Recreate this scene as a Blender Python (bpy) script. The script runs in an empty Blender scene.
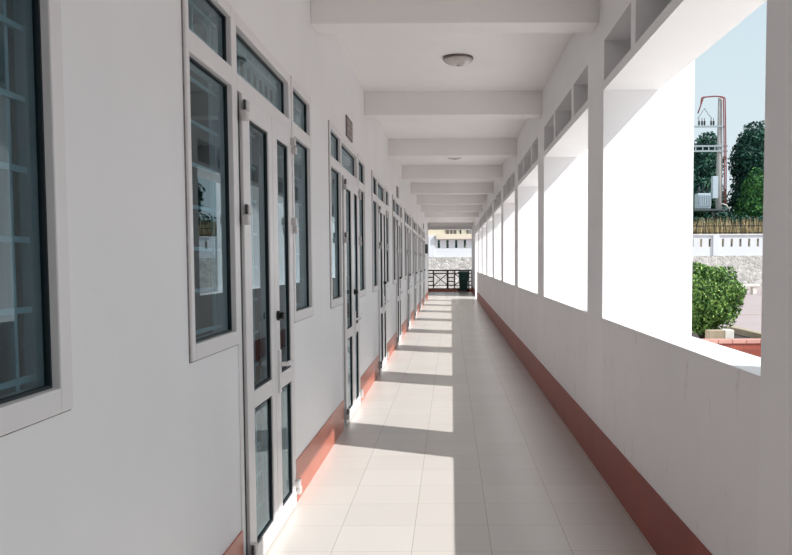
import bpy, math, random
from mathutils import Matrix, Vector
R = random.Random(7)
S = bpy.context.scene
COL = S.collection

# ------------------------------------------------------------------ materials
def new_mat(name):
    m = bpy.data.materials.new(name); m.use_nodes = True
    nt = m.node_tree; b = nt.nodes['Principled BSDF']
    return m, nt, b
def lin(c):
    return tuple(((v/255)/12.92 if v/255 <= .04045 else ((v/255+.055)/1.055)**2.4) for v in c) + (1,)
def mat(name, rgb, rough=.6, spec=.5, metal=0, noise=0, nscale=6, bump=0, bscale=60):
    m, nt, b = new_mat(name)
    c = lin(rgb)
    b.inputs['Base Color'].default_value = c
    b.inputs['Roughness'].default_value = rough
    b.inputs['Specular IOR Level'].default_value = spec
    b.inputs['Metallic'].default_value = metal
    tc = nt.nodes.new('ShaderNodeTexCoord')
    if noise:
        n = nt.nodes.new('ShaderNodeTexNoise'); n.inputs['Scale'].default_value = nscale; n.inputs['Detail'].default_value = 6
        nt.links.new(tc.outputs['Object'], n.inputs['Vector'])
        r = nt.nodes.new('ShaderNodeValToRGB')
        r.color_ramp.elements[0].position = .3; r.color_ramp.elements[1].position = .7
        r.color_ramp.elements[0].color = tuple(v*(1-noise) for v in c[:3])+(1,)
        r.color_ramp.elements[1].color = tuple(min(1, v*(1+noise)) for v in c[:3])+(1,)
        nt.links.new(n.outputs['Fac'], r.inputs['Fac']); nt.links.new(r.outputs['Color'], b.inputs['Base Color'])
    if bump:
        n2 = nt.nodes.new('ShaderNodeTexNoise'); n2.inputs['Scale'].default_value = bscale; n2.inputs['Detail'].default_value = 4
        nt.links.new(tc.outputs['Object'], n2.inputs['Vector'])
        bp = nt.nodes.new('ShaderNodeBump'); bp.inputs['Strength'].default_value = bump; bp.inputs['Distance'].default_value = .01
        nt.links.new(n2.outputs['Fac'], bp.inputs['Height']); nt.links.new(bp.outputs['Normal'], b.inputs['Normal'])
    return m

def math_node(nt, op, a, b=None):
    n = nt.nodes.new('ShaderNodeMath'); n.operation = op
    for i, v in enumerate((a, b)):
        if v is None: continue
        if isinstance(v, (int, float)): n.inputs[i].default_value = v
        else: nt.links.new(v, n.inputs[i])
    return n.outputs[0]

def plaster_mat(name, rgb, stains=0.0):
    """painted plaster: faint mottling, rare scuffs"""
    m, nt, b = new_mat(name); c = lin(rgb)
    b.inputs['Roughness'].default_value = .55; b.inputs['Specular IOR Level'].default_value = .3
    tc = nt.nodes.new('ShaderNodeTexCoord')
    n = nt.nodes.new('ShaderNodeTexNoise'); n.inputs['Scale'].default_value = 1.3; n.inputs['Detail'].default_value = 5
    nt.links.new(tc.outputs['Object'], n.inputs['Vector'])
    r = nt.nodes.new('ShaderNodeValToRGB')
    r.color_ramp.elements[0].position = .3; r.color_ramp.elements[1].position = .7
    r.color_ramp.elements[0].color = tuple(v*.97 for v in c[:3])+(1,)
    r.color_ramp.elements[1].color = tuple(min(1, v*1.02) for v in c[:3])+(1,)
    nt.links.new(n.outputs['Fac'], r.inputs['Fac'])
    out = r.outputs['Color']
    if stains:
        mp = nt.nodes.new('ShaderNodeMapping'); mp.inputs['Scale'].default_value = (9, 9, 3.2)
        nt.links.new(tc.outputs['Object'], mp.inputs['Vector'])
        n2 = nt.nodes.new('ShaderNodeTexNoise'); n2.inputs['Scale'].default_value = 1.0; n2.inputs['Detail'].default_value = 7; n2.inputs['Roughness'].default_value = .7
        nt.links.new(mp.outputs[0], n2.inputs['Vector'])
        r2 = nt.nodes.new('ShaderNodeValToRGB')
        r2.color_ramp.elements[0].position = .60; r2.color_ramp.elements[0].color = (0, 0, 0, 1)
        r2.color_ramp.elements[1].position = .74; r2.color_ramp.elements[1].color = (stains,)*3+(1,)
        nt.links.new(n2.outputs['Fac'], r2.inputs['Fac'])
        mx = nt.nodes.new('ShaderNodeMix'); mx.data_type = 'RGBA'
        nt.links.new(r2.outputs['Color'], mx.inputs[0]); nt.links.new(out, mx.inputs[6]); mx.inputs[7].default_value = (.33, .30, .28, 1)
        out = mx.outputs[2]
    nt.links.new(out, b.inputs['Base Color'])
    n3 = nt.nodes.new('ShaderNodeTexNoise'); n3.inputs['Scale'].default_value = 45; n3.inputs['Detail'].default_value = 3
    nt.links.new(tc.outputs['Object'], n3.inputs['Vector'])
    bp = nt.nodes.new('ShaderNodeBump'); bp.inputs['Strength'].default_value = .08; bp.inputs['Distance'].default_value = .01
    nt.links.new(n3.outputs['Fac'], bp.inputs['Height']); nt.links.new(bp.outputs['Normal'], b.inputs['Normal'])
    return m

def tile_mat():
    m, nt, b = new_mat('floor_tiles')
    tc = nt.nodes.new('ShaderNodeTexCoord'); sp = nt.nodes.new('ShaderNodeSeparateXYZ')
    nt.links.new(tc.outputs['Object'], sp.inputs[0])
    def axis(o, off):
        t = math_node(nt, 'DIVIDE', math_node(nt, 'SUBTRACT', o, off), .4)
        f = math_node(nt, 'FRACT', t)
        d = math_node(nt, 'ABSOLUTE', math_node(nt, 'SUBTRACT', f, .5))
        return d, math_node(nt, 'FLOOR', t)
    dx, ix = axis(sp.outputs[0], .197-4); dy, iy = axis(sp.outputs[1], -.02-40)
    gx = math_node(nt, 'GREATER_THAN', dx, .5-.0040); gy = math_node(nt, 'GREATER_THAN', dy, .5-.0032)
    g = math_node(nt, 'MAXIMUM', gx, gy)
    cmb = nt.nodes.new('ShaderNodeCombineXYZ'); nt.links.new(ix, cmb.inputs[0]); nt.links.new(iy, cmb.inputs[1])
    wn = nt.nodes.new('ShaderNodeTexWhiteNoise'); wn.noise_dimensions = '2D'; nt.links.new(cmb.outputs[0], wn.inputs['Vector'])
    v = math_node(nt, 'ADD', math_node(nt, 'MULTIPLY', wn.outputs['Value'], .22), .4)
    r = nt.nodes.new('ShaderNodeValToRGB')
    r.color_ramp.elements[0].position = .2; r.color_ramp.elements[0].color = lin(FLOOR_A)
    r.color_ramp.elements[1].position = .8; r.color_ramp.elements[1].color = lin(FLOOR_B)
    nt.links.new(v, r.inputs['Fac'])
    mx = nt.nodes.new('ShaderNodeMix'); mx.data_type = 'RGBA'
    nt.links.new(math_node(nt, 'MULTIPLY', g, .6), mx.inputs[0]); nt.links.new(r.outputs['Color'], mx.inputs[6]); mx.inputs[7].default_value = lin((120, 108, 100))
    nt.links.new(mx.outputs[2], b.inputs['Base Color'])
    b.inputs['Roughness'].default_value = .27
    b.inputs['Specular IOR Level'].default_value = .5
    return m

def glass_mat():
    m, nt, b = new_mat('tinted_glass'); nt.nodes.remove(b)
    out = nt.nodes['Material Output']
    t = nt.nodes.new('ShaderNodeBsdfTransparent'); t.inputs[0].default_value = (.56, .69, .73, 1)
    g = nt.nodes.new('ShaderNodeBsdfGlossy'); g.inputs['Roughness'].default_value = .01; g.inputs[0].default_value = (.78, .94, 1.0, 1)
    fr = nt.nodes.new('ShaderNodeFresnel'); fr.inputs['IOR'].default_value = 1.66
    geo = nt.nodes.new('ShaderNodeNewGeometry')
    mx = nt.nodes.new('ShaderNodeMixShader')
    nt.links.new(math_node(nt, 'MULTIPLY', fr.outputs[0], math_node(nt, 'SUBTRACT', 1.0, geo.outputs['Backfacing'])), mx.inputs[0]); nt.links.new(t.outputs[0], mx.inputs[1]); nt.links.new(g.outputs[0], mx.inputs[2])
    nt.links.new(mx.outputs[0], out.inputs[0])
    return m

def stone_mat():
    m, nt, b = new_mat('rubble_stone')
    b.inputs['Roughness'].default_value = .9
    tc = nt.nodes.new('ShaderNodeTexCoord')
    v = nt.nodes.new('ShaderNodeTexVoronoi'); v.inputs['Scale'].default_value = 5.2
    v2 = nt.nodes.new('ShaderNodeTexVoronoi'); v2.feature = 'DISTANCE_TO_EDGE'; v2.inputs['Scale'].default_value = 5.2
    nt.links.new(tc.outputs['Object'], v.inputs['Vector']); nt.links.new(tc.outputs['Object'], v2.inputs['Vector'])
    sp = nt.nodes.new('ShaderNodeSeparateXYZ'); nt.links.new(v.outputs['Color'], sp.inputs[0])
    r = nt.nodes.new('ShaderNodeValToRGB')
    r.color_ramp.elements[0].color = lin((164, 160, 154)); r.color_ramp.elements[1].color = lin((212, 208, 203))
    nt.links.new(sp.outputs[0], r.inputs['Fac'])
    mx = nt.nodes.new('ShaderNodeMix'); mx.data_type = 'RGBA'
    nt.links.new(math_node(nt, 'LESS_THAN', v2.outputs['Distance'], .05), mx.inputs[0])
    nt.links.new(r.outputs['Color'], mx.inputs[6]); mx.inputs[7].default_value = lin((190, 186, 181))
    nt.links.new(mx.outputs[2], b.inputs['Base Color'])
    bp = nt.nodes.new('ShaderNodeBump'); bp.inputs['Strength'].default_value = .8; bp.inputs['Distance'].default_value = .06
    nt.links.new(v2.outputs['Distance'], bp.inputs['Height']); nt.links.new(bp.outputs['Normal'], b.inputs['Normal'])
    return m

def brick_mat():
    m, nt, b = new_mat('red_brick'); b.inputs['Roughness'].default_value = .85
    tc = nt.nodes.new('ShaderNodeTexCoord')
    mp = nt.nodes.new('ShaderNodeMapping'); mp.inputs['Rotation'].default_value = (math.pi/2, 0, 0)
    nt.links.new(tc.outputs['Object'], mp.inputs['Vector'])
    br = nt.nodes.new('ShaderNodeTexBrick'); br.inputs['Scale'].default_value = 1
    br.inputs['Brick Width'].default_value = .24; br.inputs['Row Height'].default_value = .095; br.inputs['Mortar Size'].default_value = .008
    br.inputs['Color1'].default_value = lin((160, 82, 66)); br.inputs['Color2'].default_value = lin((136, 66, 55)); br.inputs['Mortar'].default_value = lin((120, 70, 62))
    nt.links.new(mp.outputs[0], br.inputs['Vector']); nt.links.new(br.outputs['Color'], b.inputs['Base Color'])
    return m

def leaf_mat(name, c1, c2, c3):
    m, nt, b = new_mat(name); b.inputs['Roughness'].default_value = .55; b.inputs['Specular IOR Level'].default_value = .3
    g = nt.nodes.new('ShaderNodeNewGeometry')
    r = nt.nodes.new('ShaderNodeValToRGB')
    r.color_ramp.elements[0].color = lin(c1); r.color_ramp.elements[1].color = lin(c3)
    e = r.color_ramp.elements.new(.55); e.color = lin(c2)
    nt.links.new(g.outputs['Random Per Island'], r.inputs['Fac']); nt.links.new(r.outputs['Color'], b.inputs['Base Color'])
    return m

FLOOR_A, FLOOR_B = (203, 197, 191), (214, 209, 203)
M = {}
M['plaster'] = plaster_mat('white_plaster', (244, 243, 244))
M['plaster_scuffed'] = plaster_mat('white_plaster_scuffed', (242, 240, 241), .55)
M['ceiling'] = plaster_mat('ceiling_paint', (249, 245, 243))
M['skirt'] = mat('terracotta_paint', (190, 112, 92), .36, noise=.06, nscale=3)
M['skirt_shaded'] = mat('shaded_terracotta_paint', (146, 72, 62), .45, spec=.3, noise=.12, nscale=3)  # right skirting: terracotta darkened to paint in the shade on that side
M['floor'] = tile_mat()
M['glass'] = glass_mat()
M['frame'] = mat('white_frame_paint', (234, 231, 231), .4)
M['hinge'] = mat('hinge_plastic', (206, 203, 202), .4)
M['hinge_pin'] = mat('hinge_pin_metal', (66, 66, 70), .4, metal=.6)
M['sealant'] = mat('grey_sealant', (140, 134, 132), .8, noise=.3, nscale=25)
M['gasket'] = mat('black_gasket', (30, 42, 48), .6)
M['grille'] = mat('grey_grille_paint', (225, 230, 230), .5)
M['lock'] = mat('dark_lock_metal', (40, 40, 42), .35, metal=.7)
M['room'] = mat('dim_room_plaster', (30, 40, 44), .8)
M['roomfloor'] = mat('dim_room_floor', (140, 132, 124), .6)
M['sign'] = mat('brown_plaque', (112, 100, 98), .5)
M['sign_ink'] = mat('plaque_lettering', (176, 166, 162), .5)
M['lightring'] = mat('lamp_base_metal', (120, 108, 104), .35, metal=.6)
M['lightdome'] = mat('lamp_dome_acrylic', (205, 196, 192), .18, noise=.10, nscale=14)
M['wallext'] = mat('white_boundary_paint', (214, 215, 218), .7, noise=.03, nscale=1.5)
M['stone'] = stone_mat()
M['brick'] = brick_mat()
M['coping'] = mat('pink_brick_coping', (190, 142, 130), .8, noise=.08, nscale=9)
M['pave'] = mat('pale_pavement', (166, 150, 149), .85, noise=.05, nscale=.6)
M['bounce'] = mat('pale_bounce_ground', (226, 220, 213), .85, noise=.04, nscale=1)
M['soil'] = mat('dark_soil', (62, 52, 46), .95, noise=.25, nscale=6)
M['concrete'] = mat('tan_concrete', (168, 152, 130), .9, noise=.12, nscale=5)
M['pale_concrete'] = mat('pale_concrete', (222, 216, 206), .85, noise=.05, nscale=4)
M['rail'] = mat('black_iron', (22, 24, 26), .45)
M['bin'] = mat('dark_green_plastic', (4, 70, 64), .35, spec=.5)
M['binlid'] = mat('green_bin_lid_plastic', (44, 104, 92), .4)
M['rubber'] = mat('black_rubber', (18, 18, 18), .7)
M['shrub'] = leaf_mat('shrub_leaves', (38, 68, 34), (86, 128, 58), (150, 178, 92))
M['tree_dark'] = leaf_mat('dark_tree_leaves', (14, 46, 44), (26, 70, 60), (66, 112, 86))
M['tree_mid'] = leaf_mat('mid_tree_leaves', (18, 60, 42), (48, 104, 52), (96, 146, 70))
M['bark'] = mat('bark', (86, 72, 60), .9, noise=.2, nscale=8)
M['dry'] = leaf_mat('dry_grass_blades', (140, 122, 92), (176, 156, 118), (196, 180, 140))
M['earth'] = mat('earth_bank', (110, 112, 78), .95, noise=.2, nscale=1)
M['pole'] = mat('grey_concrete_pole', (168, 164, 160), .8, noise=.06, nscale=3)
M['steel'] = mat('galvanised_steel', (150, 162, 166), .5, metal=.2)
M['darksteel'] = mat('dark_steel', (74, 84, 88), .6)
M['insul'] = mat('dark_insulator', (44, 46, 54), .3)
M['cable'] = mat('maroon_cable', (128, 62, 66), .6)
M['trafo'] = mat('grey_transformer_paint', (176, 190, 198), .5)
M['cream'] = mat('cream_render', (216, 204, 184), .85, noise=.04, nscale=1)
M['darkwin'] = mat('dark_window', (46, 44, 44), .3)
M['brownwin'] = mat('brown_shutter', (112, 92, 78), .6)
M['box'] = mat('dark_switch_box', (40, 42, 46), .5)

# ------------------------------------------------------------------ mesh helpers
class MB:
    def __init__(s): s.v = []; s.f = []; s.sm = []
    def box(s, x0, x1, y0, y1, z0, z1):
        o = len(s.v)
        s.v += [(x0,y0,z0),(x1,y0,z0),(x1,y1,z0),(x0,y1,z0),(x0,y0,z1),(x1,y0,z1),(x1,y1,z1),(x0,y1,z1)]
        s.f += [tuple(o+i for i in q) for q in ((0,3,2,1),(4,5,6,7),(0,1,5,4),(1,2,6,5),(2,3,7,6),(3,0,4,7))]
        s.sm += [False]*6; return s
    def bar(s, a, b, w, d=None):
        a = Vector(a); b = Vector(b); d = d or w
        t = (b-a).normalized(); up = Vector((0,0,1)) if abs(t.z) < .9 else Vector((0,1,0))
        u = t.cross(up).normalized(); v = u.cross(t).normalized(); o = len(s.v)
        for p in (a, b):
            for i, j in ((-1,-1),(1,-1),(1,1),(-1,1)): s.v.append(tuple(p+u*i*w/2+v*j*d/2))
        s.f += [tuple(o+i for i in q) for q in ((0,1,2,3),(7,6,5,4),(0,4,5,1),(1,5,6,2),(2,6,7,3),(3,7,4,0))]
        s.sm += [False]*6; return s
    def tube(s, pts, rad, n=10, caps=True):
        pts = [Vector(p) for p in pts]; rs = rad if isinstance(rad, (list, tuple)) else [rad]*len(pts)
        o = len(s.v); ref = Vector((0,0,1))
        t0 = (pts[1]-pts[0]).normalized()
        if abs(t0.z) > .9: ref = Vector((0,1,0))
        for i, p in enumerate(pts):
            t = (pts[min(i+1, len(pts)-1)]-pts[max(i-1, 0)]).normalized()
            u = t.cross(ref); u = u.normalized() if u.length > 1e-5 else Vector((1,0,0)); w = u.cross(t).normalized()
            for k in range(n):
                a = 2*math.pi*k/n; s.v.append(tuple(p+(u*math.cos(a)+w*math.sin(a))*rs[i]))
        for i in range(len(pts)-1):
            for k in range(n):
                k2 = (k+1) % n
                s.f.append((o+i*n+k, o+i*n+k2, o+(i+1)*n+k2, o+(i+1)*n+k)); s.sm.append(True)
        if caps:
            s.f.append(tuple(o+k for k in range(n-1, -1, -1))); s.sm.append(False)
            s.f.append(tuple(o+(len(pts)-1)*n+k for k in range(n))); s.sm.append(False)
        return s
    def lathe(s, prof, n=32, c=(0,0,0), caps=True):
        o = len(s.v)
        for r, z in prof:
            for k in range(n):
                a = 2*math.pi*k/n; s.v.append((c[0]+r*math.cos(a), c[1]+r*math.sin(a), c[2]+z))
        for i in range(len(prof)-1):
            for k in range(n):
                k2 = (k+1) % n
                s.f.append((o+i*n+k, o+i*n+k2, o+(i+1)*n+k2, o+(i+1)*n+k)); s.sm.append(True)
        if caps:
            s.f.append(tuple(o+k for k in range(n-1, -1, -1))); s.sm.append(False)
            e = o+(len(prof)-1)*n
            s.f.append(tuple(e+k for k in range(n))); s.sm.append(False)
        return s
    def build(s, name, m, parent=None, bevel=0, loc=(0,0,0)):
        me = bpy.data.meshes.new(name); me.from_pydata(s.v, [], s.f); me.update()
        me.polygons.foreach_set('use_smooth', s.sm); me.materials.append(m)
        o = bpy.data.objects.new(name, me); COL.objects.link(o); o.location = loc
        if parent: o.parent = parent
        if bevel:
            b = o.modifiers.new('bevel', 'BEVEL'); b.width = bevel; b.segments = 2; b.limit_method = 'ANGLE'
        return o

def grid_wall(us, vs, holes, d0, d1, axis):
    """wall with rectangular holes; u along the wall, v vertical, d0..d1 its thickness. axis 'x': thickness along x"""
    us = sorted(set(round(u, 4) for u in us)); vs = sorted(set(round(v, 4) for v in vs))
    nu, nv = len(us)-1, len(vs)-1
    def solid(i, j):
        if i < 0 or j < 0 or i >= nu or j >= nv: return False
        cu, cv = (us[i]+us[i+1])/2, (vs[j]+vs[j+1])/2
        return not any(a < cu < b and c < cv < d for a, b, c, d in holes)
    mb = MB(); idx = {}
    def P(i, j, d):
        k = (i, j, d)
        if k not in idx:
            idx[k] = len(mb.v); D = d1 if d else d0
            mb.v.append((D, us[i], vs[j]) if axis == 'x' else (us[i], D, vs[j]))
        return idx[k]
    def F(*q): mb.f.append(q); mb.sm.append(False)
    for i in range(nu):
        for j in range(nv):
            if not solid(i, j): continue
            F(P(i,j,1), P(i+1,j,1), P(i+1,j+1,1), P(i,j+1,1)); F(P(i,j,0), P(i,j+1,0), P(i+1,j+1,0), P(i+1,j,0))
            if not solid(i-1, j): F(P(i,j,0), P(i,j,1), P(i,j+1,1), P(i,j+1,0))
            if not solid(i+1, j): F(P(i+1,j,1), P(i+1,j,0), P(i+1,j+1,0), P(i+1,j+1,1))
            if not solid(i, j-1): F(P(i,j,1), P(i,j,0), P(i+1,j,0), P(i+1,j,1))
            if not solid(i, j+1): F(P(i,j+1,0), P(i,j+1,1), P(i+1,j+1,1), P(i+1,j+1,0))
    return mb
def fix_normals(o):
    import bmesh
    bm = bmesh.new(); bm.from_mesh(o.data); bmesh.ops.recalc_face_normals(bm, faces=bm.faces); bm.to_mesh(o.data); bm.free()
    return o

def tag(o, label=None, cat=None, group=None, kind=None):
    if label: o['label'] = label
    if cat: o['category'] = cat
    if group: o['group'] = group
    if kind: o['kind'] = kind
    return o
def struct(o, label=None, cat=None, group=None): return tag(o, label, cat, group, 'structure')
def empty(name, loc=(0,0,0), rz=0):
    o = bpy.data.objects.new(name, None); COL.objects.link(o); o.location = loc; o.rotation_euler = (0,0,rz); o.empty_display_size = .1
    return o
def copy_tree(o, parent=None):
    c = o.copy(); COL.objects.link(c)
    if parent: c.parent = parent
    for ch in list(o.children): copy_tree(ch, c)
    return c
ORD = ['nearest', 'second', 'third', 'fourth', 'fifth', 'sixth', 'seventh', 'eighth', 'ninth', 'tenth', 'eleventh']

# ------------------------------------------------------------------ layout (metres; x across, y along the corridor, z up)
XL, XR = -.942, 1.016
XLIN, XPIL, XSILL = 1.38, 1.617, 1.215
PITCH = 3.43
SILL, LINB, BEAMB, CEIL = 1.065, 2.575, 3.065, 3.32
P0, PW = 5.43, .60           # first full pillar: y P0 .. P0+PW
YB, YE, YEND = -8.3, 32.4, 39.8
GROUND = -.30
UP = 3.42                     # pitch of the door units
U0 = 2.90

F, PX, PY = 810.0, 451.0, 262.0
pitch = math.radians(3.2); roll = math.radians(-.27)
CAM_R = Matrix.Rotation(math.pi/2-pitch, 4, 'X') @ Matrix.Rotation(roll, 4, 'Z')
def seen_at(x, y, depth):
    d = CAM_R @ Vector(((x-PX)/F, -(y-PY-F*math.tan(pitch))/F, -1)); k = depth/d.y
    return d.x*k, 1.445+d.z*k

# floor and ceiling
fl = MB().box(-1.2, XR, YB, YEND, -.30, 0)
fl.box(XR, XPIL, YB, YEND, -.30, 0)
struct(fl.build('floor', M['floor']))
struct(MB().box(-6.4, 1.75, YB, YEND, CEIL, CEIL+.18).build('ceiling', M['ceiling']))
for k in range(-4, 10):
    y = P0+.17+PITCH*k
    b = MB().box(XL, XR, y, y+.25, BEAMB, CEIL).build('ceiling_beam', M['ceiling'], bevel=.004)
    struct(b, group='ceiling beams across the corridor')
struct(MB().box(-1.2, XPIL, YEND-.42, YEND-.12, 3.02, CEIL).build('end_beam', M['ceiling'], bevel=.004))

# right wall with openings and pillars
holes = []; us = [YB, 30.06]; vs = [0, SILL, LINB, 2.635, 2.895, CEIL]
pil = [P0+PITCH*k+(.045 if k == -1 else 0) for k in range(-2, 8)]
walls_open = list(zip([p+PW for p in pil[:-1]], pil[1:]))
# parapet, lintel with vent cells, between pillars
par = MB(); 
walls_low = walls_open+[(pil[-1]+PW, 31.4)]
lint_spans = walls_open+[(pil[-1]+PW, 33.9)]
for a, b in walls_low: par.box(XR, XSILL, a, b, 0, SILL)
lin_mb = MB()
for a, b in lint_spans:
    L = b-a
    cells = [(a+.02, a+.02+.26*L), (a+.30*L, a+.67*L), (a+.71*L, b-.02-.0*L)]
    cells = [(a+.015, a+.255*L), (a+.295*L, a+.668*L), (a+.710*L, b-.015)]
    u = [a, b]+[q for c in cells for q in c]
    h = [(c[0], c[1], 2.635, 2.895) for c in cells]
    lin_mb.box(XLIN-.06, XLIN, a, b, LINB, CEIL)
    g = grid_wall(u, [LINB, 2.635, 2.895, CEIL], h, XR, XLIN-.06, 'x')
    o = len(lin_mb.v); lin_mb.v += g.v; lin_mb.f += [tuple(i+o for i in q) for q in g.f]; lin_mb.sm += g.sm
wr = par.build('wall_right', M['plaster_scuffed']); struct(fix_normals(wr))
wl = lin_mb.build('wall_right_lintel', M['plaster']); struct(fix_normals(wl))
wl.name = 'trim_1'
for p in pil:
    b = MB().box(XR, XPIL, p, p+PW, 0, CEIL).build('pillar', M['plaster'])
    struct(b, group='pillars between the corridor openings')
    pass
struct(MB().box(XR, XPIL, YB, pil[0], 0, CEIL).build('blocker_right_rear', M['plaster']))  # unseen, added solid instead of open bays to dim the near end
struct(MB().box(XL, XR, YB, -4.0, 0, CEIL).build('blocker_rear', M['plaster']))  # unseen closing block, added to keep light out behind the camera
# end column on the right
struct(MB().box(XR, XSILL, 33.9, 39.45, 0, CEIL).build('wall_right_end', M['plaster']))
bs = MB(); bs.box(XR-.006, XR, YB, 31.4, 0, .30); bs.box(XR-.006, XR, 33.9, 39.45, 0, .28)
struct(bs.build('baseboard_right', M['skirt_shaded']))

# left wall with door units
ZB, ZT = 1.09, 2.543           # window frame outer bottom / top
W1 = (0, .66); DR = (.66, 1.92); W2 = (1.92, 2.58)   # relative to unit start
units = [U0+UP*k-(.085 if k < 0 else 0) for k in range(-1, 8)]
holes = []; us = [YB, YE]
for u in units:
    for (a, b), z0 in ((W1, ZB), (DR, 0), (W2, ZB)):
        holes.append((u+a, u+b, z0, ZT)); us += [u+a, u+b]
g = grid_wall(us, [0, ZB, ZT, CEIL], holes, XL-.2, XL, 'x')
struct(fix_normals(g.build('wall_left', M['plaster'])))
bl = MB(); prev = YB
for u in units:
    bl.box(XL, XL+.008, prev, u+DR[0], 0, .25); prev = u+DR[1]
bl.box(XL, XL+.008, prev, YE-.4, 0, .25)
struct(bl.build('baseboard_left', M['skirt']))
struct(MB().box(XL-.2, XL+.02, YE-.4, YE, 0, CEIL).build('pilaster', M['plaster'], bevel=.004))
struct(MB().box(XL-.2, XL+.028, YE-.408, YE+.008, 0, .25).build('baseboard_pilaster', M['skirt']))
struct(MB().box(-1.22, -1.1, YE, YEND, 0, CEIL).build('wall_end', M['plaster']))
struct(MB().box(-1.1, -1.092, YE, YEND-.3, 0, .25).build('baseboard_end', M['skirt']))

# classrooms behind the glass, closed and dim
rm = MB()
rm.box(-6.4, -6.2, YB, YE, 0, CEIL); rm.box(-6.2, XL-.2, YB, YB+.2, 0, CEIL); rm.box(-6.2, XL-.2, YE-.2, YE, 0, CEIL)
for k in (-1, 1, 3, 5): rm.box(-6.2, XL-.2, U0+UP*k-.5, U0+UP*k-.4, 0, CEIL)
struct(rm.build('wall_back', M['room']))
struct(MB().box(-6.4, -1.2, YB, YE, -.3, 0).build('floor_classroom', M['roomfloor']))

# ---- window prototype (local: x = out from wall plane, y along, z up)
def make_window(w):
    root = empty('window_1')
    s0, s1 = .036, .06
    f = MB()
    xo, xi = .014, -.075
    # casing lip over the plaster
    f.box(xi, xo, 0, s0, ZB, ZT); f.box(xi, xo, w-s1, w, ZB, ZT)
    f.box(xi, xo, s0, w-s1, ZB, ZB+.06); f.box(xi, xo, s0, w-s1, 2.20, 2.28); f.box(xi, xo, s0, w-s1, ZT-.055, ZT)
    f.build('window_frame', M['frame'], root, bevel=.004)
    sl_ = MB(); e = .005
    sl_.box(0, .004, -e, w+e, ZB-e, ZB); sl_.box(0, .004, w, w+e, ZB, ZT); sl_.box(0, .004, -e, 0, ZB, ZT)
    sl_.build('sealant_line', M['sealant'], root)
    for nm, a, b in (('lower_pane', ZB+.06, 2.20), ('upper_pane', 2.28, ZT-.055)):
        gk = MB(); gx0, gx1 = -.023, -.008; t = .007
        gk.box(gx0, gx1, s0, s0+t, a, b); gk.box(gx0, gx1, w-s1-t, w-s1, a, b); gk.box(gx0, gx1, s0+t, w-s1-t, a, a+t); gk.box(gx0, gx1, s0+t, w-s1-t, b-t, b)
        p = MB().box(-.022, -.016, s0+.002, w-s1-.002, a+.002, b-.002).build(nm, M['glass'], root)
        gk.build('gasket', M['gasket'], p)
    gr = MB(); q = .014
    ya, yb = s0+.045, w-s1-.055
    for y in (ya, yb): gr.box(-.072, -.060, y-q/2, y+q/2, ZB+.061, 2.199); gr.box(-.072, -.060, y-q/2, y+q/2, 2.281, ZT-.056)
    for k in range(7):
        z = ZB+.085+k*.163; gr.box(-.060, -.050, s0, w-s1, z-q/2, z+q/2)
    for z in (2.335, 2.445): gr.box(-.060, -.050, s0, w-s1, z-q/2, z+q/2)
    gr.box(-.072, -.060, (ya+yb)/2-q/2, (ya+yb)/2+q/2, 2.281, ZT-.056)
    gr.build('security_grille', M['grille'], root)
    return root
wp = make_window(.66)

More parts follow.
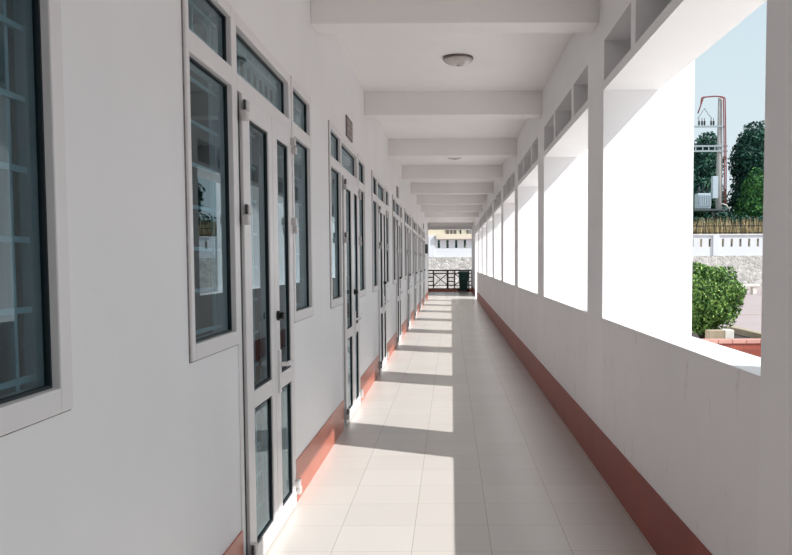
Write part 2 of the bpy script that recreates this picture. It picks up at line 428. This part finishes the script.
def make_door():
    w = DR[1]-DR[0]
    root = empty('door_1'); xo, xi = .006, -.075
    f = MB(); j = .055
    f.box(xi, xo, 0, j, 0, ZT); f.box(xi, xo, w-j, w, 0, ZT)
    f.box(xi, xo, j, w-j, ZT-.055, ZT); f.box(xi, xo, j, w-j, 2.205, 2.28)
    f.build('door_frame', M['frame'], root, bevel=.004)
    p = MB().box(-.036, -.030, j+.002, w-j-.002, 2.282, ZT-.057).build('transom_pane', M['glass'], root)
    gk = MB(); a, b, t = 2.28, ZT-.055, .010
    gk.box(-.038, -.024, j, j+t, a, b); gk.box(-.038, -.024, w-j-t, w-j, a, b); gk.box(-.038, -.024, j+t, w-j-t, a, a+t); gk.box(-.038, -.024, j+t, w-j-t, b-t, b)
    gk.build('gasket', M['gasket'], p)
    gr = MB(); q = .014
    for k in range(9): y = j+.06+k*(w-2*j-.12)/8; gr.box(-.075, -.063, y-q/2, y+q/2, 2.282, ZT-.057)
    for z in (2.335, 2.445): gr.box(-.063, -.055, j, w-j, z-q/2, z+q/2)
    gr.build('transom_grille', M['grille'], root)
    mid = w/2+.045
    for side in (0, 1):
        a, b = (j+.024, mid-.004) if side == 0 else (mid+.004, w-j-.018)
        st = .125; s2 = .085; lx0, lx1 = -.030, .020
        sa, sb = (st, s2) if side == 0 else (s2+.03, st-.03)
        l = MB()
        l.box(lx0, lx1, a, a+sa, .012, 2.195); l.box(lx0, lx1, b-sb, b, .012, 2.195)
        for z0, z1 in ((.012, .105), (.763, .845), (2.105, 2.195)): l.box(lx0, lx1, a+sa, b-sb, z0, z1)
        leaf = l.build('door_leaf', M['frame'], root, bevel=.003)
        for nm, z0, z1 in (('lower_pane', .105, .763), ('upper_pane', .845, 2.105)):
            MB().box(-.002, .004, a+sa+.002, b-sb-.002, z0+.002, z1-.002).build(nm, M['glass'], leaf)
            gk = MB(); t = .011
            gk.box(-.003, .012, a+sa, a+sa+t, z0, z1); gk.box(-.003, .012, b-sb-t, b-sb, z0, z1)
            gk.box(-.003, .012, a+sa+t, b-sb-t, z0, z0+t); gk.box(-.003, .012, a+sa+t, b-sb-t, z1-t, z1)
            gk.build('gasket', M['gasket'], leaf)
        gb = MB(); q = .014; gy0, gy1 = a+sa, b-sb
        for y in (gy0+.06, gy1-.06): gb.box(-.064, -.052, y-q/2, y+q/2, .106, .762); gb.box(-.064, -.052, y-q/2, y+q/2, .846, 2.104)
        for z in [.2, .36, .52, .68]+[.93+.165*k for k in range(8)]: gb.box(-.052, -.046, gy0, gy1, z-q/2, z+q/2)
        gb.build('security_grille', M['grille'], leaf)
        hy = a-.008 if side == 0 else b+.008
        for hz in (2.12, 1.66, .115):
            d = 1 if side == 0 else -1
            h = MB()
            h.box(.0205, .046, min(hy-.004*d, hy+.042*d), max(hy-.004*d, hy+.042*d), hz+.002, hz+.045)
            h.box(.0205, .046, min(hy-.030*d, hy+.016*d), max(hy-.030*d, hy+.016*d), hz-.045, hz-.002)
            hg = h.build('hinge', M['hinge'], leaf, bevel=.004)
            MB().tube([(.034, hy-.008*d, hz+.002), (.034, hy-.008*d, hz+.046)], .0055, 10).build('hinge_pin', M['hinge_pin'], leaf)
        if side == 1:
            # dark cylinder lock and long-plate lever handle on the meeting stile
            lk = MB(); lk.tube([(.020, a+.05, 1.165), (.034, a+.05, 1.165)], .026, 20); lk.tube([(.034, a+.05, 1.165), (.058, a+.05, 1.165)], .018, 20)
            lk.build('lock_knob', M['lock'], leaf)
            hd = MB(); hd.box(.020, .032, a+.045, a+.085, .75, .98)
            hd.tube([(.032, a+.065, .905), (.072, a+.065, .905)], .012, 12)
            hd.tube([(.069, a+.058, .905), (.072, a+.10, .907), (.070, a+.20, .903)], [.011, .013, .010], 12)
            hd.build('lever_handle', M['frame'], leaf, bevel=.002)
        # gap: dark weather strip beside the hinge side
        ys = (j, j+.023) if side == 0 else (w-j-.017, w-j)
        MB().box(-.05, .0055, ys[0], ys[1], .012, 2.195).build('weather_strip', M['gasket'], leaf)
        if side == 0: MB().box(-.05, .012, mid-.0035, mid+.0035, .012, 2.195).build('meeting_strip', M['gasket'], leaf)
    return root
dp = make_door()
first_w = True; first_d = True; wn = dn = 0
for i, u in enumerate(units):
    k = i-1
    for (rel, which) in ((W1, 'near'), (W2, 'far')):
        o = wp if wn == 0 else copy_tree(wp)
        wn += 1; o.name = 'window_%d' % wn; o.location = (XL, u+rel[0], 0)
        if k >= 0:
            lb = 'tall white barred window on the %s side of the %s double door from the camera' % (which, ORD[k] if k else 'first')
        elif k == -1 and which == 'far': lb = 'tall barred window cut by the left edge of the photo'
        else: lb = None
        struct(o, lb, 'window' if lb else None, 'white barred windows along the classroom wall')
    o = dp if dn == 0 else copy_tree(dp)
    dn += 1; o.name = 'door_%d' % dn; o.location = (XL, u+DR[0], 0)
    struct(o, 'white glazed double door, %s along the classroom wall from the camera' % (ORD[k] if k else 'first') if k >= 0 else None, 'door' if k >= 0 else None, 'white glazed double doors along the classroom wall')

# plaques above doors
for n, (k, lb) in enumerate(((1, 'small brown plaque above the second double door'), (3, 'small brown plaque above the fourth double door'), (7, 'small brown plaque above the farthest double door'))):
    r = empty('wall_plaque', (XL, U0+UP*k+1.27, 2.68)); tag(r, lb, 'sign', 'brown plaques above the classroom doors')
    MB().box(0, .012, -.215, .215, -.095, .095).build('plaque_board', M['sign'], r, bevel=.003)
    ink = MB(); rr = random.Random(3)
    for z, h in ((.045, .04), (-.012, .05), (-.065, .025)):
        y = -.17
        while y < .16:
            wv = rr.uniform(.018, .035); ink.box(.012, .0135, y, y+wv*.35, z-h/2, z+h/2); ink.box(.012, .0135, y+wv*.35, y+wv, z+h/2-.01 if rr.random() < .5 else z-h/2, z+h/2 if rr.random() < .5 else z); y += wv+.014
    for q in range(len(ink.v)):
        pass
    ink.build('lettering', M['sign_ink'], r)
bx = empty('switch_box', (XL+.01, 29.9, 1.93))
tag(bx, 'small dark electric switch box on the wall beyond the farthest door', 'switch box')
MB().box(-.01, .09, -.07, .0, -.17, .17).build('box_body', M['box'], bx, bevel=.008)
MB().box(.0, .07, -.078, -.07, -.12, .12).build('cover_plate', M['darksteel'], bx, bevel=.004)

# ceiling lamps
lamp = empty('ceiling_light', (.075, 7.55, CEIL))
MB().lathe([(.0, 0), (.138, 0), (.142, -.012), (.138, -.022), (.0, -.022)], 40, caps=False).build('lamp_base', M['lightring'], lamp)
prof = [(.132*math.cos(a), -.022-.052*math.sin(a)) for a in [math.pi/2*t/10 for t in range(10)]]+[(.0, -.074)]
MB().lathe(prof, 40, caps=False).build('lamp_dome', M['lightdome'], lamp)
MB().lathe([(.0, -.072), (.012, -.074), (.010, -.079), (.0, -.081)], 16, caps=False).build('finial', M['lightring'], lamp)
for n in range(4):
    o = lamp if n == 0 else copy_tree(lamp)
    o.location = (.075, 7.55+6.86*n, CEIL)
    tag(o, ['round dome ceiling light nearest the camera, just beyond the first beam', 'round dome ceiling light second from the camera', 'round dome ceiling light third from the camera', 'round dome ceiling light farthest down the corridor'][n], 'ceiling light', 'dome lights along the corridor ceiling')

# ------------------------------------------------------------------ corridor end: railing on a kerb, bin
struct(MB().box(-1.1, 1.03, YEND-.30, YEND, 0, .12).build('kerb', M['skirt']))
rl = empty('metal_railing', (0, YEND-.15, .12)); tag(rl, 'black iron railing with crossed braces across the corridor end', 'railing')
px = lambda x: seen_at(x, 280, 39.6)[0]
zz = lambda y: seen_at(451, y, 39.6)[1]-.12
for x, w in ((433.5, .06), (447.6, .095), (454.6, .06), (468.8, .06), (472.0, .075)):
    MB().box(px(x)-w/2, px(x)+w/2, -w/2, w/2, 0, zz(270.4)).build('post', M['rail'], rl)
MB().box(-1.1, 1.04, -.03, .03, zz(271.1), zz(269.7)).build('top_rail', M['rail'], rl)
MB().box(-1.1, 1.04, -.018, .018, zz(273.9), zz(272.8)).build('middle_rail', M['rail'], rl)
MB().box(-1.1, 1.04, -.018, .018, zz(289.2), zz(288.2)).build('bottom_rail', M['rail'], rl)
for a, b in ((428, 433.5), (447.6, 454.6), (468.8, 472.3)):
    for y in (277.4, 281.4, 285.3):
        MB().box(max(px(a), -1.1), px(b), -.015, .015, zz(y+.55), zz(y-.55)).build('short_bar', M['rail'], rl)
for a, b in ((433.5, 447.6), (454.6, 468.8)):
    br = MB()
    br.bar((px(a), 0, zz(285.5)), (px(b), 0, zz(273.5)), .042); br.bar((px(a), .0, zz(273.5)), (px(b), .0, zz(285.5)), .042)
    br.build('cross_brace', M['rail'], rl)
    MB().box(px(a), px(b), -.012, .012, zz(285.7), zz(285.1)).build('brace_rail', M['rail'], rl)

bn = empty('wheelie_bin', ((463.6-451)*38.9/810, 38.95, 0)); tag(bn, 'dark green wheeled rubbish bin standing before the railing', 'bin')
b = MB(); lo, hi = .20, .245
pts = []
for z, hx, hy in ((.06, .19, .19), (.88, .235, .25), (.93, .245, .26)):
    pts.append((z, hx, hy))
o0 = 0
for z, hx, hy in pts:
    for sx, sy in ((-1,-1),(1,-1),(1,1),(-1,1)): b.v.append((sx*hx, sy*hy, z))
for i in range(2):
    for k in range(4):
        k2 = (k+1) % 4; b.f.append((i*4+k, i*4+k2, (i+1)*4+k2, (i+1)*4+k)); b.sm.append(False)
b.f += [(3,2,1,0), (8,9,10,11)]; b.sm += [False, False]
b.build('bin_body', M['bin'], bn, bevel=.02)
MB().box(-.265, .265, -.27, -.245, .87, .93).build('front_rim', M['bin'], bn, bevel=.008)
ld = MB(); ld.box(-.275, .275, -.29, .29, .932, .965); ld.box(-.22, .22, -.23, .23, .965, 1.0)
ld.build('lid', M['binlid'], bn, bevel=.012)
MB().tube([(-.22, .31, .92), (.22, .31, .92)], .016, 10).build('handle', M['bin'], bn)
MB().tube([(-.24, .19, .09), (.24, .19, .09)], .012, 8).build('axle', M['rubber'], bn)
for sx in (-1, 1): MB().tube([(sx*.205, .20, .09), (sx*.255, .20, .09)], .09, 20).build('wheel', M['rubber'], bn)
MB().box(-.06, .06, -.243, -.222, .62, .72).build('emblem_plate', M['binlid'], bn, bevel=.004)

# ------------------------------------------------------------------ outside
struct(MB().box(-60, 90, -30, 120, GROUND-.4, GROUND).build('ground', M['pave']))
YW = 53.0
struct(MB().box(XPIL, 4.9, YB, YE+8, GROUND, GROUND+.06).build('bounce_strip', M['bounce']))  # unseen pale strip, added to bounce sunlight up to the ceiling
# stone retaining wall and slotted white wall
sw = struct(MB().box(-40, 60, YW-.15, YW+.5, GROUND, 1.77).build('retaining_wall', M['stone']))
holes = []; us = [-40, 60]
PB = 3.71; bays = range(-9, 15)
for k in bays:
    xb = -1.25+PB*k
    for j in range(6):
        xs = xb+.47+.57*j; holes.append((xs-.075, xs+.075, 2.36, 2.88)); us += [xs-.075, xs+.075]
g = grid_wall(us, [1.77, 2.36, 2.88, 3.10], holes, YW, YW+.2, 'y')
struct(fix_normals(g.build('boundary_wall', M['wallext'])))
struct(MB().box(-40, 60, YW-.08, YW+.28, 3.10, 3.18).build('wall_coping', M['wallext'], bevel=.01))
for k in bays:
    xb = -1.25+PB*k
    p = MB(); p.box(xb-.2, xb+.2, YW-.09, YW, 1.77, 3.10)
    struct(p.build('wall_pier', M['wallext'], bevel=.01), group='piers along the white boundary wall')
# raised ground behind
hl = MB(); hl.box(-60, 90, YW+.5, 130, GROUND, 2.2)
struct(hl.build('bank', M['earth']))

def blades(name, x0, x1, y0, y1, n, h, z0, m):
    mb = MB()
    for _ in range(n):
        x, y = R.uniform(x0, x1), R.uniform(y0, y1); hh = h*R.uniform(.5, 1.1); a = R.uniform(0, math.pi); w = R.uniform(.02, .05)
        dx, dy = math.cos(a)*w, math.sin(a)*w; lx, ly = R.uniform(-.3, .3), R.uniform(-.3, .3); o = len(mb.v)
        mb.v += [(x-dx, y-dy, z0), (x+dx, y+dy, z0), (x+lx*.4+dx*.8, y+ly*.4+dy*.8, z0+hh*.6), (x+lx*.4-dx*.8, y+ly*.4-dy*.8, z0+hh*.6), (x+lx, y+ly, z0+hh)]
        mb.f += [(o, o+1, o+2, o+3), (o+3, o+2, o+4)]; mb.sm += [False, False]
    return mb.build(name, m)
tag(blades('dry_grass', 10, 30, YW+1.2, YW+2.9, 3800, 2.1, 2.2, M['dry']), 'tall dry tan grass growing on the bank behind the boundary wall', 'grass', kind='stuff')

fn = empty('iron_fence', (0, YW+.1, 3.18)); tag(fn, 'thin dark iron fence standing on top of the white boundary wall', 'fence')
MB().box(9, 32, -.02, .02, .50, .56).build('top_rail', M['rail'], fn)
MB().box(9, 32, -.015, .015, .08, .12).build('bottom_rail', M['rail'], fn)
pp = None
for k in range(40):
    x = 9.1+.58*k
    if pp is None: pp = MB().box(-.018, .018, -.018, .018, 0, .68).build('picket', M['rail'], fn); o = pp
    else: o = pp.copy(); COL.objects.link(o); o.parent = fn
    o.location = (x, 0, 0)

struct(MB().box(-.95, 7, YW-.28, YW-.085, 2.93, 3.26).build('shade_slab', M['cream'], bevel=.01))  # added slab, overhangs to shade a band of the wall below
# leafy things
def rnd_dir():
    z = R.uniform(-1, 1); a = R.uniform(0, 2*math.pi); r = math.sqrt(1-z*z); return Vector((r*math.cos(a), r*math.sin(a), z))
def leaf(mb, p, n, s):
    t = n.cross(rnd_dir())
    if t.length < 1e-3: return
    t.normalize(); u = t.cross(n).normalized(); o = len(mb.v)
    b = p+n*s*.18
    mb.v += [tuple(p-t*s), tuple(b+u*s*.5), tuple(p+t*s), tuple(b-u*s*.5)]
    mb.f += [(o, o+1, o+2), (o, o+2, o+3)]; mb.sm += [False, False]
def crown(blobs, per, size, thick=.35):
    mb = MB(); tot = sum(r[0]*r[2] for c, r in blobs)
    for c, r in blobs:
        for _ in range(int(per*r[0]*r[2]/tot)):
            d = rnd_dir(); q = 1-thick*R.random()**1.6
            wob = 1+.22*math.sin(7*d.x+3*c[0])*math.sin(6*d.z+c[1])*math.cos(5*d.y)
            p = Vector((c[0]+d.x*r[0]*q*wob, c[1]+d.y*r[1]*q*wob, c[2]+d.z*r[2]*q*wob))
            n = (d*1.0+rnd_dir()*.9).normalized(); leaf(mb, p, n, size*R.uniform(.6, 1.3))
    return mb
hd = crown([((x, YW+1.4+.1*math.sin(x), 2.55), (.75, .55, .55)) for x in [-4.5+.9*k for k in range(12)]], 5200, .11, .5).build('hedge', M['tree_dark'])
tag(hd, 'dark green hedge glimpsed through the boundary wall slots at the corridor end', 'hedge')
hd = crown([((x, YW+3.85+.1*math.sin(2*x), 3.5+.2*math.sin(1.7*x)), (1.0, .45, 1.2)) for x in [13.5+1.0*k for k in range(15)]], 12000, .14, .6).build('hedge', M['tree_dark'])
tag(hd, 'dark green undergrowth hedge rising from the dry grass below the trees', 'hedge')
# clipped ball shrub beyond the planter
sy = 17.0
scx, scz = seen_at(703, 302, sy); sh = empty('round_shrub', (scx, sy, scz-.80)); tag(sh, 'round clipped green shrub in the planter outside the nearest opening', 'shrub')
crown([((0, 0, .86), (.80, .80, .72))], 11000, .040, .25).build('foliage', M['shrub'], sh)
crown([((0, 0, .84), (.62, .62, .55))], 1800, .09, .5).build('inner_foliage', M['shrub'], sh)
st = MB()
for k in range(7):
    a = 2*math.pi*k/7; st.tube([(0, 0, -.0), (.12*math.cos(a), .12*math.sin(a), .2), (.4*math.cos(a), .4*math.sin(a), .65)], [.03, .025, .012], 7)
st.build('stem', M['bark'], sh)

# planter: brick front wall with coping, soil, kerbs
pl = empty('brick_planter', (7.0, 14.0, GROUND)); tag(pl, 'low red brick planter wall with pinkish coping under the round shrub', 'planter')
MB().box(-5.5, 6, 0, .22, 0, .31).build('brick_wall', M['brick'], pl)
cpg = MB(); x = -5.52
while x < 6: cpg.box(x, x+.235, -.02, .24, .31, .375); x += .243
cpg.build('coping', M['coping'], pl, bevel=.006)
struct(MB().box(3.5, 6.6, 14.25, 19.2, GROUND, GROUND+.05).build('soil_bed', M['soil']))
kb = empty('concrete_kerb', (0, 0, GROUND)); tag(kb, 'tan concrete kerb block with a pale end beside the shrub base', 'kerb')
kx0 = seen_at(709, 334, 15.8)[0]; kx1 = seen_at(725, 334, 15.8)[0]; kx2 = seen_at(734, 334, 15.8)[0]; kz = seen_at(720, 330.5, 15.8)[1]-GROUND
MB().box(kx0, kx1, 15.8, 16.05, 0, kz).build('kerb_block', M['concrete'], kb, bevel=.01)
MB().box(kx1, kx2, 15.79, 16.06, 0, kz+.008).build('end_block', M['pale_concrete'], kb, bevel=.01)
k2 = MB().box(-.1, .1, -2.0, 2.4, 0, .18).build('concrete_kerb', M['concrete'], bevel=.01, loc=(6.72, 17.0, GROUND))
tag(k2, 'long tan concrete kerb running away from the brick planter', 'kerb')
jt = MB(); jt.box(2, 40, 26.0, 26.12, GROUND, GROUND+.01)
struct(jt.build('trim_2', M['concrete']))
# bench slabs by the stone wall
bo = None
for n, x in enumerate((15.1, 17.0)):
    if bo is None:
        bo = empty('concrete_bench'); 
        MB().box(-.85, .85, -.22, .22, .40, .52).build('seat_slab', M['pale_concrete'], bo, bevel=.015)
        for s in (-1, 1): MB().box(s*.6-.1, s*.6+.1, -.17, .17, 0, .40).build('leg', M['pale_concrete'], bo, bevel=.01)
        o = bo
    else: o = copy_tree(bo)
    o.location = (x, 42.0, GROUND)
    tag(o, ['pale concrete bench on the pavement before the stone wall, nearer the round shrub', 'pale concrete bench on the pavement before the stone wall, farther from the round shrub'][n], 'bench', 'concrete benches on the pavement')

# utility pole with transformer
ys = 58.0
X = lambda x: seen_at(x, 170, ys)[0]
Z = lambda y: seen_at(712, y, ys)[1]
pc = X(719.3)
up = empty('utility_pole', (pc, ys, 2.2)); tag(up, 'tall grey concrete utility pole behind the boundary wall', 'utility pole')
MB().tube([(0, 0, -.0), (0, 0, Z(98)-2.2)], [.26, .15], 16).build('pole_shaft', M['pole'], up)
zl = lambda y: Z(y)-2.2
for y, x0, x1 in ((127, -2.2, .35), (146.5, -2.2, .5), (151.5, -2.2, .5)):
    MB().box(x0, x1, -.27, -.17, zl(y)-.06, zl(y)+.06).build('crossarm', M['steel'], up)
for x in (-.85, -1.1, -.18-.3, -.7+.05):
    pass
for x in (697.5, 700.5, 703, 709.5, 712):
    dx = X(x)-pc
    ins = MB(); z0 = zl(126.2); ins.lathe([(.03, 0), (.05, .08), (.09, .10), (.05, .16), (.09, .19), (.05, .25), (.08, .28), (.04, .34), (.03, .52), (.0, .54)], 10, (dx, -.22, z0))
    ins.build('insulator', M['insul'], up)
for x in (694.5, 701.5, 707.5, 713.5):
    dx = X(x)-pc
    MB().bar((dx, -.22, zl(151)), (dx, -.22, zl(147)), .07).build('arm_strut', M['steel'], up)
MB().box(X(692)-pc, X(724.5)-pc, -.75, .35, zl(211.2), zl(209.6)).build('platform', M['darksteel'], up)
MB().box(-.42, .15, -.2, .24, .0, zl(211)).build('plinth_casing', M['darksteel'], up)
MB().box(X(710.2)-pc, X(715.6)-pc, -.62, -.22, zl(199), zl(177)).build('meter_cabinet', M['trafo'], up, bevel=.02)
for dx, x2, xm in ((.14, .36, -.3), (.26, .44, -.2)):
    pts = []
    top = zl(99)
    for t in range(14):
        a = math.pi*t/13
        pts.append((dx-.65+.65*math.cos(a)-(.25 if t > 9 else 0), -.25, top-.02+.16*math.sin(a)))
    pts = [(dx+.16, -.25, zl(205)), (dx+.14, -.25, zl(170)), (dx+.05, -.25, zl(120))]+pts+[(-1.45, -.25, zl(106)), (-1.65, -.25, zl(114))]
    MB().tube(pts, .045, 8).build('cable', M['cable'], up)
for x0, x1 in ((702.5, 696), (702.5, 710)):
    MB().tube([(X(x0)-pc, -.24, zl(109)), (X((x0+x1)/2)-pc, -.24, zl(114.5)), (X(x1)-pc, -.24, zl(119))], .018, 6).build('jumper_wire', M['insul'], up)
MB().tube([(.10, -.3, zl(204)), (.45, -.32, zl(205.5)), (.62, -.3, zl(209.5))], .04, 8).build('conduit', M['pale_concrete'], up)

tr = empty('transformer', (X(702.4), ys-.25, Z(209.6))); tag(tr, 'pale grey power transformer standing on the pole platform', 'transformer')
tw = 7.0*ys/810; th = (209-193.5)*ys/810
MB().box(-tw, tw*.85, -.38, .38, .05, th).build('tank', M['trafo'], tr, bevel=.03)
for k in range(7):
    x = -tw+.12+k*.125; MB().box(x, x+.05, -.47, -.38, .2, th-.12).build('cooling_fin', M['trafo'], tr)
for x in (-.32, 0, .32):
    MB().lathe([(.05, 0), (.1, .08), (.05, .14), (.1, .2), (.05, .26), (.08, .32), (.03, .45), (.0, .47)], 10, (x, 0, th)).build('bushing', M['insul'], tr)
MB().box(-tw-.05, tw*.9, -.43, .43, 0, .05).build('skid', M['darksteel'], tr)

# trees behind the wall
def tree(x, y, z0, blobs, n, size, m, label):
    t = empty('leafy_tree', (x, y, z0)); tag(t, label, 'tree', 'trees beyond the boundary wall')
    crown(blobs, n, size, .55).build('crown', M[m], t)
    tb = MB(); c = blobs[0][0]
    tb.tube([(0, 0, 0), (.1, .05, c[2]*.5), (c[0]*.6, c[1]*.6, c[2])], [.28, .2, .1], 9)
    for cc, rr in blobs[1:]: tb.tube([(.1, .05, c[2]*.5), (cc[0]*.55, cc[1]*.55, (c[2]*.5+cc[2])/2), cc], [.13, .09, .04], 7)
    tb.build('trunk', M['bark'], t)
yt = 66.0
tx = lambda x: seen_at(x, 180, yt)[0]
tz = lambda y: seen_at(730, y, yt)[1]-2.2
def blob(cx, cy, rx, rz, x0, dy=0): return ((tx(cx)-x0, dy, tz(cy)), (rx*yt/810, 2.2, rz*yt/810))
x0 = tx(703); tree(x0, yt, 2.2, [blob(704, 170, 17, 28, x0), blob(708, 148, 11, 16, x0, .5), blob(695, 195, 20, 26, x0, -.5), blob(712, 205, 15, 26, x0, .4)], 11000, .17, 'tree_dark', 'dark green tree behind the utility pole and transformer')
x0 = tx(729); tree(x0, yt+6, 2.2, [blob(728, 190, 14, 38, x0), blob(727, 146, 9, 15, x0, .5), blob(731, 215, 15, 22, x0)], 9000, .17, 'tree_dark', 'dark green tree just beyond the utility pole, on its far side')
x0 = tx(755); tree(x0, yt+1, 2.2, [blob(757, 168, 18, 36, x0), blob(760, 142, 15, 22, x0, .5), blob(746, 160, 9, 20, x0), blob(752, 205, 20, 32, x0, -.4)], 12000, .17, 'tree_dark', 'tall dark tree at the side of the opening farthest from the pole')
yt = 60.0; x0 = tx(757)
tree(x0, yt, 2.2, [blob(759, 195, 15, 26, x0), blob(751, 212, 13, 18, x0, -.3), blob(765, 215, 14, 20, x0)], 9000, .14, 'tree_mid', 'brighter green tree standing low before the tall dark one')

# building far behind the corridor end
bd = empty('school_building', (0, 72, 2.2)); tag(bd, 'cream building with small dark windows beyond the corridor end', 'building')
bX = lambda x: seen_at(x, 234, 72)[0]
bZ = lambda y: seen_at(458, y, 72)[1]-2.2
MB().box(-9, 12, 0, 8, 0, 9).build('wall', M['cream'], bd)
MB().box(-9, bX(443), -.5, 0, 0, bZ(236)).build('side_wing', M['cream'], bd)
for a, b, c, d, m in ((446, 456.5, 235, 230, 'brownwin'), (467, 473, 235, 230, 'brownwin'), (460, 461.3, 235, 230, 'darkwin'), (446, 452, 238.3, 236.8, 'darkwin'), (453.5, 461, 238.3, 236.8, 'darkwin'), (467, 473, 238.3, 236.8, 'brownwin'), (477, 484, 235, 230, 'brownwin')):
    w = MB().box(bX(a), bX(b), -.04, .02, bZ(c), bZ(d)).build('window', M[m], bd)
    for q in (bZ(c)-.06, bZ(d)): MB().box(bX(a)-.06, bX(b)+.06, -.07, -.005, q, q+.06).build('window_sill', M['wallext'], w)
    for t in range(1, 3):
        if b-a > 5 and m != 'darkwin': q = bX(a)+(bX(b)-bX(a))*t/3; MB().box(q-.025, q+.025, -.06, -.04, bZ(c), bZ(d)).build('mullion', M['wallext'], w)

# ------------------------------------------------------------------ light
HAZE = .75
w = bpy.data.worlds.new('sky'); S.world = w; w.use_nodes = True
nt = w.node_tree; bg = nt.nodes['Background']
tc = nt.nodes.new('ShaderNodeTexCoord'); sp = nt.nodes.new('ShaderNodeSeparateXYZ'); nt.links.new(tc.outputs['Generated'], sp.inputs[0])
rp = nt.nodes.new('ShaderNodeValToRGB')
rp.color_ramp.elements[0].position = 0; rp.color_ramp.elements[0].color = lin((214, 226, 231))
rp.color_ramp.elements[1].position = 1; rp.color_ramp.elements[1].color = lin((172, 200, 218))
e = rp.color_ramp.elements.new(.3); e.color = lin((196, 214, 223))
nt.links.new(sp.outputs[2], rp.inputs['Fac']); nt.links.new(rp.outputs['Color'], bg.inputs['Color'])
bg.inputs['Strength'].default_value = .745
# brighter, whiter haze around the sun
dt = nt.nodes.new('ShaderNodeVectorMath'); dt.operation = 'DOT_PRODUCT'
nt.links.new(tc.outputs['Generated'], dt.inputs[0]); dt.inputs[1].default_value = tuple(Vector((1, -.49, 1.06)).normalized())
hz = math_node(nt, 'MULTIPLY', math_node(nt, 'POWER', math_node(nt, 'MAXIMUM', dt.outputs['Value'], 0), 2.5), HAZE)
add = nt.nodes.new('ShaderNodeVectorMath'); add.operation = 'SCALE'
add.inputs[0].default_value = (.97, .98, 1.0); nt.links.new(hz, add.inputs['Scale'])
sm = nt.nodes.new('ShaderNodeVectorMath'); sm.operation = 'ADD'
nt.links.new(rp.outputs['Color'], sm.inputs[0]); nt.links.new(add.outputs[0], sm.inputs[1]); nt.links.new(sm.outputs[0], bg.inputs['Color'])
sl = bpy.data.lights.new('sun', 'SUN'); sl.energy = 3.25; sl.angle = math.radians(.55); sl.color = (1, .98, .955)
so = bpy.data.objects.new('sun', sl); COL.objects.link(so)
so.rotation_euler = Vector((-1, .49, -1.06)).to_track_quat('-Z', 'Y').to_euler(); so.location = (12, -5, 14)

# ------------------------------------------------------------------ camera
cam = bpy.data.cameras.new('camera'); co = bpy.data.objects.new('camera', cam); COL.objects.link(co)
cam.sensor_fit = 'HORIZONTAL'; cam.sensor_width = 36; cam.lens = F*36/792
co.matrix_world = Matrix.Translation((0, 0, 1.445)) @ CAM_R
cam.shift_x = (396-PX)/792; cam.shift_y = (PY+F*math.tan(pitch)-277.5)/792
cam.clip_end = 500; cam.clip_start = .02
S.camera = co
S.view_settings.view_transform = 'Standard'; S.view_settings.look = 'None'; S.view_settings.exposure = 0.63; S.view_settings.gamma = 1
S.view_settings.use_curve_mapping = False
